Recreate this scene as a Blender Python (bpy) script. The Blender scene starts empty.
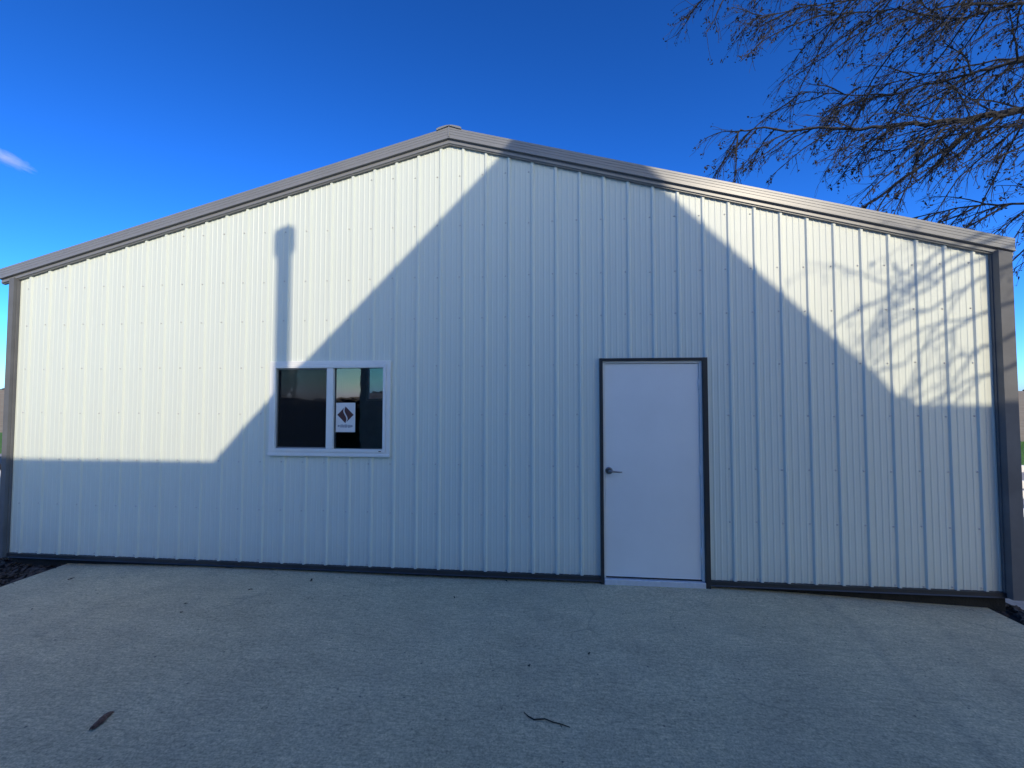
import bpy, math, random
from mathutils import Vector, Matrix, noise
R = math.radians
S = bpy.context.scene
COL = S.collection
rnd = random.Random(7)

# ------------------------------------------------------------------ helpers
class MB:
    """collects faces, then links them as one mesh object"""
    def __init__(s): s.v = []; s.f = []; s.smooth = []
    def face(s, pts, smooth=False):
        n = len(s.v); s.v += [tuple(p) for p in pts]
        s.f.append(tuple(range(n, n+len(pts)))); s.smooth.append(smooth)
    def box(s, x0, x1, y0, y1, z0, z1):
        n = len(s.v)
        s.v += [(x0,y0,z0),(x1,y0,z0),(x1,y1,z0),(x0,y1,z0),(x0,y0,z1),(x1,y0,z1),(x1,y1,z1),(x0,y1,z1)]
        for q in ((0,3,2,1),(4,5,6,7),(0,1,5,4),(1,2,6,5),(2,3,7,6),(3,0,4,7)):
            s.f.append(tuple(n+i for i in q)); s.smooth.append(False)
    def prism(s, poly, y0, y1):
        """polygon in x,z (counter-clockwise seen from -y), extruded y0..y1"""
        n = len(s.v); k = len(poly)
        s.v += [(x,y0,z) for x,z in poly] + [(x,y1,z) for x,z in poly]
        s.f.append(tuple(n+i for i in range(k))); s.f.append(tuple(n+k+i for i in reversed(range(k))))
        s.smooth += [False, False]
        for i in range(k):
            j = (i+1) % k
            s.f.append((n+i, n+k+i, n+k+j, n+j)); s.smooth.append(False)
    def tube(s, pts, radii, n=5, cap=True):
        pts = [Vector(p) for p in pts]; base = len(s.v); m = len(pts)
        up = Vector((0.31, 0.17, 0.93))
        for i, p in enumerate(pts):
            t = (pts[min(i+1,m-1)] - pts[max(i-1,0)])
            if t.length < 1e-9: t = Vector((0,0,1))
            t.normalize()
            a = t.cross(up)
            if a.length < 1e-3: a = t.cross(Vector((1,0,0)))
            a.normalize(); b = t.cross(a)
            for k in range(n):
                w = 2*math.pi*k/n
                s.v.append(tuple(p + (a*math.cos(w) + b*math.sin(w))*radii[i]))
        for i in range(m-1):
            for k in range(n):
                k2 = (k+1) % n
                s.f.append((base+i*n+k, base+i*n+k2, base+(i+1)*n+k2, base+(i+1)*n+k)); s.smooth.append(n > 4)
        if cap:
            s.f.append(tuple(base+k for k in reversed(range(n)))); s.smooth.append(False)
            s.f.append(tuple(base+(m-1)*n+k for k in range(n))); s.smooth.append(False)
    def build(s, name, mat, parent=None, bevel=0):
        me = bpy.data.meshes.new(name); me.from_pydata(s.v, [], s.f); me.update()
        me.polygons.foreach_set('use_smooth', s.smooth)
        me.materials.append(mat)
        o = bpy.data.objects.new(name, me); COL.objects.link(o)
        if parent: o.parent = parent
        if bevel:
            b = o.modifiers.new('bevel', 'BEVEL'); b.width = bevel; b.segments = 2; b.limit_method = 'ANGLE'; b.angle_limit = R(40)
        return o

def tag(o, label=None, cat=None, group=None, kind=None):
    if label: o['label'] = label
    if cat: o['category'] = cat
    if group: o['group'] = group
    if kind: o['kind'] = kind
    return o
def thing(name, loc, label, cat, group=None):
    o = bpy.data.objects.new(name, None); COL.objects.link(o); o.location = loc
    o.empty_display_size = .1
    return tag(o, label, cat, group)

# ------------------------------------------------------------------ materials
class N:
    def __init__(s, name):
        s.m = bpy.data.materials.new(name); s.m.use_nodes = True
        s.t = s.m.node_tree; s.b = s.t.nodes['Principled BSDF']; s.out = s.t.nodes['Material Output']
    def n(s, typ, **kw):
        o = s.t.nodes.new(typ)
        for k, v in kw.items():
            if k.startswith('i_'):
                key = k[2:]; key = int(key) if key.isdigit() else key.replace('_', ' ')
                o.inputs[key].default_value = v
            else: setattr(o, k, v)
        return o
    def l(s, a, b): s.t.links.new(a, b)
    def coord(s, scale=(1,1,1), rot=(0,0,0)):
        tc = s.n('ShaderNodeNewGeometry'); mp = s.n('ShaderNodeMapping')
        mp.inputs['Scale'].default_value = scale; mp.inputs['Rotation'].default_value = rot
        s.l(tc.outputs['Position'], mp.inputs[0]); return mp.outputs[0]
    def noise(s, vec, scale, detail=4, rough=.6):
        o = s.n('ShaderNodeTexNoise'); o.inputs['Scale'].default_value = scale
        o.inputs['Detail'].default_value = detail; o.inputs['Roughness'].default_value = rough
        s.l(vec, o.inputs['Vector']); return o.outputs[0]
    def ramp(s, fac, stops):
        o = s.n('ShaderNodeValToRGB'); e = o.color_ramp.elements
        while len(e) < len(stops): e.new(.5)
        for q, (p, c) in zip(e, stops):
            q.position = p; q.color = (c[0], c[1], c[2], 1) if not isinstance(c, (int, float)) else (c, c, c, 1)
        s.l(fac, o.inputs[0]); return o.outputs[0]
    def mix(s, fac, a, b, blend='MIX'):
        o = s.n('ShaderNodeMix', data_type='RGBA', blend_type=blend)
        for sock, v in ((o.inputs[0], fac), (o.inputs[6], a), (o.inputs[7], b)):
            if hasattr(v, 'links'): s.l(v, sock)
            elif isinstance(v, (int, float)): sock.default_value = v
            else: sock.default_value = (v[0], v[1], v[2], 1)
        return o.outputs[2]
    def bump(s, h, strength, dist):
        o = s.n('ShaderNodeBump'); o.inputs['Strength'].default_value = strength; o.inputs['Distance'].default_value = dist
        s.l(h, o.inputs['Height']); s.l(o.outputs[0], s.b.inputs['Normal'])

def simple(name, col, rough=.5, metal=0, var=.12, scale=6, spec=None, bump=0):
    m = N(name); v = m.coord(); nz = m.noise(v, scale)
    c = m.ramp(nz, [(.3, [x*(1-var) for x in col]), (.7, [min(1, x*(1+var)) for x in col])])
    m.l(c, m.b.inputs['Base Color']); m.b.inputs['Roughness'].default_value = rough; m.b.inputs['Metallic'].default_value = metal
    if spec is not None: m.b.inputs['Specular IOR Level'].default_value = spec
    if bump: m.bump(m.noise(v, scale*6, 3), .5, bump)
    return m.m

def mat_wall():
    m = N('white_painted_steel'); v = m.coord()
    big = m.noise(v, .8, 3); streak = m.noise(m.coord((14, 14, .5)), 1.0, 4)
    c = m.mix(m.ramp(streak, [(.45, 0), (.8, .3)]), (.705, .74, .645), (.65, .68, .595))
    low = m.n('ShaderNodeSeparateXYZ'); g = m.n('ShaderNodeNewGeometry'); m.l(g.outputs['Position'], low.inputs[0])
    # splashed dirt along the foot of the panels, ragged by noise
    mr = m.n('ShaderNodeMapRange'); mr.inputs[1].default_value = .06; mr.inputs[2].default_value = .38; mr.inputs[3].default_value = .45; mr.inputs[4].default_value = 0
    m.l(low.outputs[2], mr.inputs[0])
    mu = m.n('ShaderNodeMath', operation='MULTIPLY'); m.l(mr.outputs[0], mu.inputs[0]); m.l(m.noise(v, 9, 5), mu.inputs[1])
    c = m.mix(mu.outputs[0], c, (.50, .47, .40))
    m.l(c, m.b.inputs['Base Color'])
    rr = m.ramp(big, [(.3, .38), (.7, .5)]); m.l(rr, m.b.inputs['Roughness'])
    m.b.inputs['Specular IOR Level'].default_value = .4
    m.bump(m.noise(m.coord((1, 1, .35)), 2.6, 2), .25, .012)
    return m.m

def mat_trim():
    m = N('charcoal_trim_steel'); v = m.coord()
    c = m.mix(m.ramp(m.noise(v, 3, 5), [(.4, 0), (.75, .6)]), (.215, .215, .212), (.255, .255, .25))
    m.l(c, m.b.inputs['Base Color']); m.b.inputs['Roughness'].default_value = .35
    m.b.inputs['Specular IOR Level'].default_value = .5
    m.bump(m.noise(m.coord((.6, 1, 1)), 4, 2), .2, .006)
    return m.m

def mat_concrete():
    m = N('broomed_concrete'); v = m.coord()
    big = m.noise(v, .55, 6, .6); mid = m.noise(m.coord((1.0, 2.4, 1), (0, 0, R(12))), 2.2, 8, .7); fine = m.noise(v, 90, 4, .75)
    c = m.mix(m.ramp(big, [(.35, 0), (.7, 1)]), (.80, .65, .40), (.87, .715, .45))
    c = m.mix(.75, c, m.ramp(mid, [(.28, (.72, .72, .72)), (.62, (1.0, 1.0, .98))]), 'MULTIPLY')
    c = m.mix(.8, c, m.ramp(fine, [(.3, (.45, .45, .45)), (.62, (1.12, 1.12, 1.12))]), 'MULTIPLY')
    grain = m.noise(m.coord((1, 2.2, 1), (0, 0, R(-8))), 26, 6, .8)
    c = m.mix(.85, c, m.ramp(grain, [(.34, (.64, .64, .65)), (.56, (1.03, 1.03, 1.02))]), 'MULTIPLY')
    broom = m.noise(m.coord((6, 130, 1), (0, 0, R(-6))), 1.0, 4, .65)
    c = m.mix(.6, c, m.ramp(broom, [(.32, (.68, .68, .69)), (.62, (1.05, 1.05, 1.04))]), 'MULTIPLY')
    # pits
    vo = m.n('ShaderNodeTexVoronoi'); vo.inputs['Scale'].default_value = 24; vo.inputs['Randomness'].default_value = 1
    m.l(v, vo.inputs['Vector'])
    pit = m.ramp(vo.outputs['Distance'], [(.09, 1), (.2, 0)])
    gate = m.ramp(m.noise(v, 5.5, 5, .7), [(.5, 0), (.62, .85)])
    pm = m.n('ShaderNodeMath', operation='MULTIPLY'); m.l(pit, pm.inputs[0]); m.l(gate, pm.inputs[1])
    c = m.mix(pm.outputs[0], c, (.085, .082, .08))
    # long soft run-off stains towards the right front and a hairline crack
    st = m.noise(m.coord((1.1, .5, 1), (0, 0, R(28))), .9, 8, .68)
    c = m.mix(m.ramp(st, [(.50, 0), (.75, .28)]), c, (.22, .20, .17))
    wv = m.n('ShaderNodeTexVoronoi', feature='DISTANCE_TO_EDGE'); wv.inputs['Scale'].default_value = .42
    wob = m.n('ShaderNodeVectorMath', operation='ADD'); wn = m.n('ShaderNodeTexNoise'); wn.inputs['Scale'].default_value = 3
    wn.inputs['Detail'].default_value = 6
    m.l(v, wn.inputs['Vector']); sc = m.n('ShaderNodeVectorMath', operation='SCALE'); sc.inputs['Scale'].default_value = .5
    m.l(wn.outputs['Color'], sc.inputs[0]); m.l(v, wob.inputs[0]); m.l(sc.outputs[0], wob.inputs[1]); m.l(wob.outputs[0], wv.inputs['Vector'])
    cg = m.n('ShaderNodeMath', operation='MULTIPLY')
    m.l(m.ramp(wv.outputs['Distance'], [(.0015, .3), (.005, 0)]), cg.inputs[0]); m.l(m.ramp(m.noise(v, .9, 2), [(.5, 0), (.6, 1)]), cg.inputs[1])
    c = m.mix(cg.outputs[0], c, (.08, .08, .08))
    # one long ragged run-off streak leading away from the wall
    sp = m.n('ShaderNodeSeparateXYZ'); g0 = m.n('ShaderNodeNewGeometry'); m.l(g0.outputs['Position'], sp.inputs[0])
    def ma(op, a_, b_):
        o = m.n('ShaderNodeMath', operation=op)
        for sk, v_ in zip(o.inputs, (a_, b_)):
            if hasattr(v_, 'links'): m.l(v_, sk)
            elif v_ is not None: sk.default_value = v_
        return o.outputs[0]
    for x_, slope, wide, amt in ((2.40, .15, .085, .27), (3.15, .30, .11, .18), (-3.3, .45, .16, .16)):
        off = ma('ADD', ma('SUBTRACT', sp.outputs[0], x_), ma('MULTIPLY', sp.outputs[1], -slope))
        off = ma('ADD', off, ma('MULTIPLY', ma('SUBTRACT', m.noise(v, 1.6, 6, .7), .5), .45))
        k_ = m.ramp(ma('ABSOLUTE', off, None), [(.01, amt), (wide, 0)])
        k_ = ma('MULTIPLY', k_, m.ramp(m.noise(v, 4.5, 5, .7), [(.3, .15), (.62, 1)]))
        c = m.mix(k_, c, (.16, .15, .13))
    m.l(c, m.b.inputs['Base Color']); m.b.inputs['Roughness'].default_value = .88; m.b.inputs['Specular IOR Level'].default_value = .25
    hh = m.mix(.5, fine, broom); hh = m.mix(pm.outputs[0], hh, (0, 0, 0))
    m.bump(hh, .55, .006)
    return m.m

def mat_ground(name, a, b, scale, stretch=(1, 1, 1), rot=0, bump=.01, rough=.95):
    m = N(name); v = m.coord(stretch, (0, 0, rot))
    c = m.ramp(m.noise(v, scale, 8, .7), [(.3, a), (.7, b)])
    c = m.mix(.5, c, m.ramp(m.noise(m.coord(), scale*9, 4, .7), [(.3, (.6, .6, .6)), (.65, (1.1, 1.1, 1.1))]), 'MULTIPLY')
    m.l(c, m.b.inputs['Base Color']); m.b.inputs['Roughness'].default_value = rough; m.b.inputs['Specular IOR Level'].default_value = .2
    m.bump(m.noise(m.coord(), scale*12, 4), .6, bump)
    return m.m

def mat_glass():
    m = N('window_glass'); t = m.n('ShaderNodeBsdfTransparent'); t.inputs[0].default_value = (.56, .57, .60, 1)
    g = m.n('ShaderNodeBsdfGlossy'); g.inputs['Roughness'].default_value = .015; g.inputs['Color'].default_value = (1, 1, 1, 1)
    v = m.coord(); bp = m.n('ShaderNodeBump'); bp.inputs['Strength'].default_value = .25; bp.inputs['Distance'].default_value = .004
    m.l(m.noise(v, 3.0, 2), bp.inputs['Height']); m.l(bp.outputs[0], g.inputs['Normal'])
    fr = m.n('ShaderNodeFresnel'); fr.inputs['IOR'].default_value = 1.8
    mx = m.n('ShaderNodeMixShader'); m.l(fr.outputs[0], mx.inputs[0]); m.l(t.outputs[0], mx.inputs[1]); m.l(g.outputs[0], mx.inputs[2])
    m.l(mx.outputs[0], m.out.inputs[0]); return m.m

def mat_screen():
    m = N('insect_screen_mesh'); t = m.n('ShaderNodeBsdfTransparent'); d = m.n('ShaderNodeBsdfDiffuse'); d.inputs[0].default_value = (.03, .03, .03, 1)
    mx = m.n('ShaderNodeMixShader'); v = m.coord()
    f = m.ramp(m.noise(v, 14, 3), [(.3, .58), (.7, .62)])
    m.l(f, mx.inputs[0]); m.l(t.outputs[0], mx.inputs[1]); m.l(d.outputs[0], mx.inputs[2]); m.l(mx.outputs[0], m.out.inputs[0]); return m.m

M = dict(
    wall=mat_wall(), trim=mat_trim(), slab=mat_concrete(), glass=mat_glass(), screen=mat_screen(),
    frame=simple('white_vinyl', (.82, .81, .75), .35, var=.03),
    door=simple('white_door_paint', (.85, .84, .79), .42, var=.03, scale=2, bump=.0006),
    nickel=simple('brushed_nickel', (.30, .29, .28), .35, metal=1, var=.1),
    alu=simple('mill_aluminium', (.75, .76, .78), .4, metal=.3, var=.08, scale=20),
    rubber=simple('black_rubber', (.02, .02, .022), .7),
    found=simple('foundation_gap_shaded', (.018, .017, .016), .95, var=.35, scale=9, bump=.01),
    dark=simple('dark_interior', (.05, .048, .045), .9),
    corner=simple('charcoal_corner_shaded', (.15, .151, .152), .45, var=.12, scale=4, spec=.12),  # darker copy of the trim charcoal, shade on lower corners put into colour
    casing=simple('charcoal_trim_shaded', (.035, .035, .036), .4, var=.2, scale=5),  # trim charcoal near-black: shade at door and wall foot put into the colour
    screw=simple('painted_screw_heads', (.55, .55, .51), .5),
    paper=simple('white_sign_paper', (.76, .74, .70), .6, var=.03),
    emblem=simple('dark_brown_ink', (.085, .028, .024), .6, var=.3, scale=40),
    ink=simple('grey_blue_ink', (.12, .15, .22), .6),
    siding=simple('tan_house_siding', (.36, .33, .28), .8, var=.2, scale=4),
    shingle=simple('dark_shingles', (.07, .068, .066), .9, var=.3, scale=12, bump=.01),
    bark=simple('grey_brown_bark', (.036, .034, .033), .9, var=.45, scale=14, bump=.012),
    twig=simple('dark_twig_bark', (.019, .018, .018), .85, var=.4, scale=5),
    bud=simple('tan_seed_clusters', (.030, .027, .024), .9, var=.7, scale=3),
    chip=simple('bark_chips', (.075, .055, .042), .95, var=.6, scale=30),
    leaf=simple('dead_brown_leaf', (.05, .035, .025), .9, var=.4, scale=40),
    soil=mat_ground('dark_soil', (.018, .015, .013), (.045, .038, .032), 9),
    gravel=mat_ground('pale_gravel', (.36, .31, .27), (.52, .46, .40), 5, bump=.02),
    field=mat_ground('stubble_field', (.36, .26, .13), (.52, .39, .22), .35, (1, .25, 1), R(20), .05),
    lawn=mat_ground('green_lawn', (.09, .20, .03), (.16, .28, .05), 2.2, bump=.05),
    whitewood=simple('white_fence_paint', (.78, .77, .75), .55, var=.06, scale=10),
    plastic=simple('off_white_plastic', (.62, .60, .57), .5, var=.06),
    treeline=simple('distant_tree_brown', (.07, .07, .055), .95, var=.4, scale=.2),
)

# ------------------------------------------------------------------ ground
def terr(x, y):
    r = math.hypot(x, y)
    t = max(0., (r-45)/600); t = min(t, 1.6)
    h = 9.0*t*t*(3-2*min(t, 1)) if t < 1 else 9.0
    if y < 0: h *= max(.1, 1+y/260)
    return -.17 + h + noise.noise(Vector((x*.004, y*.004, 3)))*2.0*min(1, max(0, (r-60)/250))
mb = MB(); radii = [0, 8, 16, 26, 40, 55, 75, 100, 140, 190, 260, 340, 430, 520, 620, 760, 950, 1300, 2000, 3500]; ns = 96
for i, r in enumerate(radii):
    for k in range(ns):
        a = 2*math.pi*k/ns; x, y = r*math.cos(a), r*math.sin(a); mb.v.append((x, y, terr(x, y)))
for i in range(len(radii)-1):
    for k in range(ns):
        k2 = (k+1) % ns
        mb.f.append((i*ns+k, (i+1)*ns+k, (i+1)*ns+k2, i*ns+k2)); mb.smooth.append(True)
tag(mb.build('field', M['field']), kind='structure')

mb = MB(); mb.face([(-40, 8.2, -.162), (40, 8.2, -.162), (40, 15.5, -.162), (-40, 15.5, -.162)])
tag(mb.build('lawn', M['lawn']), kind='structure')
# short blades so the lawn is not a flat sheet where it shows past the corners
mb = MB()
for _ in range(5200):
    x, y = rnd.uniform(10, 22), rnd.uniform(8.3, 15.3); h = rnd.uniform(.04, .10); a = rnd.uniform(0, math.pi); w = .008
    dx, dy = math.cos(a)*w, math.sin(a)*w; lx, ly = rnd.uniform(-.03, .03), rnd.uniform(-.03, .03)
    mb.face([(x-dx, y-dy, -.163), (x+dx, y+dy, -.163), (x+lx, y+ly, -.163+h)])
tag(mb.build('grass', M['lawn']), 'short green grass strip past the right corner of the building', 'grass', kind='stuff')
mb = MB(); mb.face([(-30, -24, -.166), (30, -24, -.166), (30, 8.2, -.166), (-30, 8.2, -.166)])
tag(mb.build('gravel_yard', M['gravel']), kind='structure')

def slab_z(x, y):
    z = 0.0
    if x > 1.4: z -= .085*min(1, (x-1.4)/2.4)**1.3
    if x < -3.6: z -= .02*(-3.6-x)
    z += .012*noise.noise(Vector((x*.5, y*.5, 0))) - .004*(-y)
    return z
mb = MB(); nx, ny = 92, 60; X0, X1, Y0, Y1 = -5.10, 3.78, -6.0, .028
gx = lambda i: X0 + (X1-X0)*i/nx
gy = lambda j: Y0 + (Y1-Y0)*j/ny
def edge_x(x, y):       # slightly uneven poured edges
    return x + (.03*noise.noise(Vector((1.3, y*1.7, 0))) if x in (X0, X1) else 0)
for j in range(ny+1):
    for i in range(nx+1):
        x, y = gx(i), gy(j); mb.v.append((edge_x(x, y), y, slab_z(x, y)))
for j in range(ny):
    for i in range(nx):
        a = j*(nx+1)+i; mb.f.append((a, a+1, a+nx+2, a+nx+1)); mb.smooth.append(True)
for i in range(nx):     # skirts
    for j, flip in ((0, 1), (ny, 0)):
        a, b = mb.v[j*(nx+1)+i], mb.v[j*(nx+1)+i+1]
        mb.face([a, b, (b[0], b[1], -.22), (a[0], a[1], -.22)])
for j in range(ny):
    for i in (0, nx):
        a, b = mb.v[j*(nx+1)+i], mb.v[(j+1)*(nx+1)+i]
        mb.face([a, b, (b[0], b[1], -.22), (a[0], a[1], -.22)])
tag(mb.build('concrete_slab', M['slab']), kind='structure')

# dark soil beds beside the slab, with bark and dead leaves on them
def bed(name, x0, x1, y0, y1, z, mat):
    mb = MB(); n = 14
    for j in range(n+1):
        for i in range(n+1):
            x = x0+(x1-x0)*i/n; y = y0+(y1-y0)*j/n
            mb.v.append((x, y, z + .03*noise.noise(Vector((x*2.1, y*2.1, 5)))))
    for j in range(n):
        for i in range(n):
            a = j*(n+1)+i; mb.f.append((a, a+1, a+n+2, a+n+1)); mb.smooth.append(True)
    return tag(mb.build(name, mat), kind='structure')
bed('soil_bed', -9.0, -5.0, -2.6, .9, -.075, M['soil'])
bed('soil_bed', 3.70, 4.15, -2.2, .35, -.125, M['soil'])
def chips(name, label, x0, x1, y0, y1, z, n, mat):
    mb = MB()
    for _ in range(n):
        x, y = rnd.uniform(x0, x1), rnd.uniform(y0, y1); l = rnd.uniform(.015, .05); w = l*rnd.uniform(.25, .6); a = rnd.uniform(0, 6.3)
        c = Vector((x, y, z + .03*noise.noise(Vector((x*2.1, y*2.1, 5))) + rnd.uniform(.006, .02)))
        rot = Matrix.Rotation(a, 3, 'Z') @ Matrix.Rotation(rnd.uniform(-.5, .5), 3, 'X') @ Matrix.Rotation(rnd.uniform(-.4, .4), 3, 'Y')
        h = rnd.uniform(.003, .008)
        top = [Vector((-l, -w*.4, h)), Vector((-l*.3, -w, h)), Vector((l, -w*.3, h)), Vector((l*.7, w*.8, h)), Vector((-l*.6, w, h))]
        n0 = len(mb.v)
        mb.v += [tuple(c + rot @ p) for p in top] + [tuple(c + rot @ (p - Vector((0, 0, 2*h)))) for p in top]
        mb.f.append(tuple(n0+i for i in range(5))); mb.smooth.append(False)
        for i in range(5):
            j = (i+1) % 5; mb.f.append((n0+i, n0+5+i, n0+5+j, n0+j)); mb.smooth.append(False)
    return tag(mb.build(name, mat), label, 'bark mulch', kind='stuff')
chips('bark_mulch', 'dark bark mulch and dead leaves by the left corner', -6.9, -5.10, -1.9, .5, -.075, 2600, M['chip'])
chips('bark_mulch', 'dark reddish bark litter along the right slab edge', 3.82, 4.12, -1.6, .3, -.125, 260, M['chip'])

# ------------------------------------------------------------------ the shed
XL, XR, XP = -5.86, 3.99, -.975           # outer trim edges, ridge
PL, PR = -5.79, 3.875                        # visible panel edges
SL = .2555; ZP = 4.258                       # rake slope, panel line at the ridge
DEPTH = 7.0
line = lambda x: ZP - (SL if x < XP else .2602)*abs(x-XP)
shed = thing('shed', (XP, 0, 0), 'white ribbed steel shed with low gable roof and charcoal trim', 'shed')
def part(mb, name, mat, parent=None, bevel=0, label=None):
    o = mb.build(name, mat, None, bevel)
    if parent is None: parent = shed
    o.parent = parent
    w = Vector((0, 0, 0)); p = parent
    while p is not None: w += p.location; p = p.parent
    o.location = -w if parent is shed else Vector((0, 0, 0))
    if label: o['label'] = label
    return o
RIB = .2293; RX0 = .079
PROFILE = [(-.0205, 0), (-.0095, .0145), (.0095, .0145), (.0205, 0)]
MINOR = [(c+d, h) for c in (.060, .1147, .169) for d, h in ((-.010, 0), (-.0055, .0027), (.0055, .0027), (.010, 0))]
def profile(x0, x1, ph):
    pts = []
    k = math.floor((x0-ph)/RIB) - 1
    while True:
        c = ph + k*RIB
        if c - .1 > x1: break
        for dx, h in PROFILE + MINOR: pts.append((c+dx, h))
        k += 1
    pts.sort()
    def at(x):
        for (a, ha), (b, hb) in zip(pts, pts[1:]):
            if a <= x <= b: return ha + (hb-ha)*(x-a)/max(b-a, 1e-9)
        return 0
    return pts, at
def panel(x0, x1, zb, ztop, to3, openings=(), extra=(), ph=RX0):
    """ribbed sheet; to3(u, h, z) -> world point"""
    pts, at = profile(x0, x1, ph)
    us = sorted(set([round(p[0], 5) for p in pts if x0 < p[0] < x1] + [x0, x1] + list(extra) + [e for o in openings for e in o[:2]]))
    mb = MB()
    for a, b in zip(us, us[1:]):
        mid = (a+b)/2; spans = [(zb, None)]
        for (ox0, ox1, oz0, oz1) in openings:
            if ox0 <= mid <= ox1:
                spans = ([(zb, oz0)] if oz0 > zb else []) + [(oz1, None)]
        for z0, z1 in spans:
            za, zc = (ztop(a), ztop(b)) if z1 is None else (z1, z1)
            rows = 1 if z1 is not None else 1
            mb.face([to3(a, at(a), z0), to3(b, at(b), z0), to3(b, at(b), zc), to3(a, at(a), za)])
    return mb
DOOR = (.485, 1.458, .0, 2.105)
WIN = (-2.80, -1.585, 1.175, 2.08)
RWIN = (-5.08, -3.6, 1.66, 2.75)
front = panel(PL-.03, PR+.05, .066, lambda x: line(x)+.05, lambda u, h, z: (u, -h, z), [DOOR, WIN], [XP])
part(front, 'wall', M['wall'])
rear = panel(XL+.02, XR-.02, .0, lambda x: line(x)+.05, lambda u, h, z: (u, DEPTH+h, z), [RWIN], [XP])
part(rear, 'wall', M['wall'])
for sx, x in ((-1, XL+.03), (1, XR-.03)):
    sd = panel(.02, DEPTH-.02, .0, lambda u: line(x)+.02, lambda u, h, z: (x+sx*h, u, z))
    part(sd, 'wall', M['wall'])
# dark lining of the unlit interior and the floor inside
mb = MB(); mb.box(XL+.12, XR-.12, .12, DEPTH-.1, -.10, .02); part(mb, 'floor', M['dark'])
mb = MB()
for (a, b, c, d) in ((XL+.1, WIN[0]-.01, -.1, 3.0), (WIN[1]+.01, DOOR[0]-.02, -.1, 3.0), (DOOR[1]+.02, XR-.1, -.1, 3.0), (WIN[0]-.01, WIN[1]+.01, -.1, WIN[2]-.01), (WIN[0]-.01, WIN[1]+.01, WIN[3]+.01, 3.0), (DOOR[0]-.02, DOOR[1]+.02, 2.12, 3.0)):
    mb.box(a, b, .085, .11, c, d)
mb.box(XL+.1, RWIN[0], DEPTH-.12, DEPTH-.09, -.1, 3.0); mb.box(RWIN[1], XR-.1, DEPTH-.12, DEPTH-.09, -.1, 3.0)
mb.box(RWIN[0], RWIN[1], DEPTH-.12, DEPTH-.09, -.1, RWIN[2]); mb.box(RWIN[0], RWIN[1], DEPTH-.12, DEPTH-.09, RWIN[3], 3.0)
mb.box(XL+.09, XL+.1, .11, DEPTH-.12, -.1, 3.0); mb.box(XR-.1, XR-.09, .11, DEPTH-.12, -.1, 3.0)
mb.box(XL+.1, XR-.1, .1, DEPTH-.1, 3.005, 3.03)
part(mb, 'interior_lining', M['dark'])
# foundation, set back, shade of the gap also put into its near-black colour
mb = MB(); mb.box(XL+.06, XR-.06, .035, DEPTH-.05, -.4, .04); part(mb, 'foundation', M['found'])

# roof sheet (two slopes) with ribs running down the slope
def roof_side(sx, xe):
    mb = MB(); y = -.03; pts = []
    k = 0
    while y < DEPTH+.04:
        for dy, h in ((0, 0), (.02, .02), (.045, .02), (.065, 0)):
            if y+dy < DEPTH+.05: pts.append((y+dy, h))
        y += RIB
    zt = lambda x: line(x)+.135
    for (a, ha), (b, hb) in zip(pts, pts[1:]):
        mb.face([(XP, a, zt(XP)+ha), (xe, a, zt(xe)+ha), (xe, b, zt(xe)+hb), (XP, b, zt(XP)+hb)][::sx])
    mb.face([(XP, -.03, zt(XP)-.06), (xe, -.03, zt(xe)-.06), (xe, DEPTH+.04, zt(xe)-.06), (XP, DEPTH+.04, zt(XP)-.06)])
    return mb
roof_l = part(roof_side(-1, XL-.06), 'roof', M['trim']); roof_r = part(roof_side(1, XR+.04), 'roof', M['trim'])
# rake trim: stepped face, undercut, lower lip
RAKE = [(-.0, .172), (-.044, .168), (-.056, .160), (-.057, .140), (-.055, .137), (-.056, .116), (-.054, .113), (-.055, .090), (-.053, .087), (-.054, .062), (-.060, .057), (-.060, .049), (-.036, .045), (-.038, .010), (-.026, .003), (-.026, -.002), (.0, -.002)]
def rake(x0, x1):
    mb = MB(); n = max(2, int(abs(x1-x0)/.6))
    xs = [x0+(x1-x0)*i/n for i in range(n+1)]
    for a, b in zip(xs, xs[1:]):
        for (y0, d0), (y1, d1) in zip(RAKE, RAKE[1:]):
            mb.face([(a, y0, line(a)+d0), (a, y1, line(a)+d1), (b, y1, line(b)+d1), (b, y0, line(b)+d0)])
    for x in (x0, x1):
        mb.face([(x, y, line(x)+d) for y, d in RAKE])
    return mb
part(rake(XL-.115, XP), 'rake_trim', M['trim']); part(rake(XP, XR+.045), 'rake_trim', M['trim'])
mb = MB()          # folded ridge cap with a small flat crest
cap = [(-.125, .168), (-.10, .174), (-.045, .174), (-.02, .172), (.02, .172), (.045, .174), (.10, .174), (.125, .168), (.125, .15), (0, .16), (-.125, .15)]
mb.prism([(XP+dx, ZP - SL*abs(dx) + d + .008) for dx, d in reversed(cap)], -.066, DEPTH+.06); part(mb, 'ridge_cap', M['trim'])
mb = MB(); mb.box(XP-.006, XP+.006, -.0625, -.05, ZP+.06, ZP+.16); part(mb, 'rake_joint', M['trim'])

# corner trims: outer face, flank, recessed lip against the panel
def corner(sx):
    o = XR if sx > 0 else XL
    wf, wl = (.105, .115) if sx > 0 else (.060, .072)
    yf = -.072 if sx > 0 else -.05
    prof = [(o, .16), (o, yf), (o-sx*wf, yf), (o-sx*(wf+.003), -.022), (o-sx*wl, -.022), (o-sx*(wl+.002), -.002)]
    mb = MB()
    ztops = lambda x: line(x) + .02
    for (a, b), (c, d) in zip(prof, prof[1:]):
        q = [(a, b, .03), (c, d, .03), (c, d, ztops(c)), (a, b, ztops(a))]
        mb.face(q if sx < 0 else q[::-1])
    return mb
part(corner(-1), 'corner_trim', M['corner']); part(corner(1), 'corner_trim', M['corner'])
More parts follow.
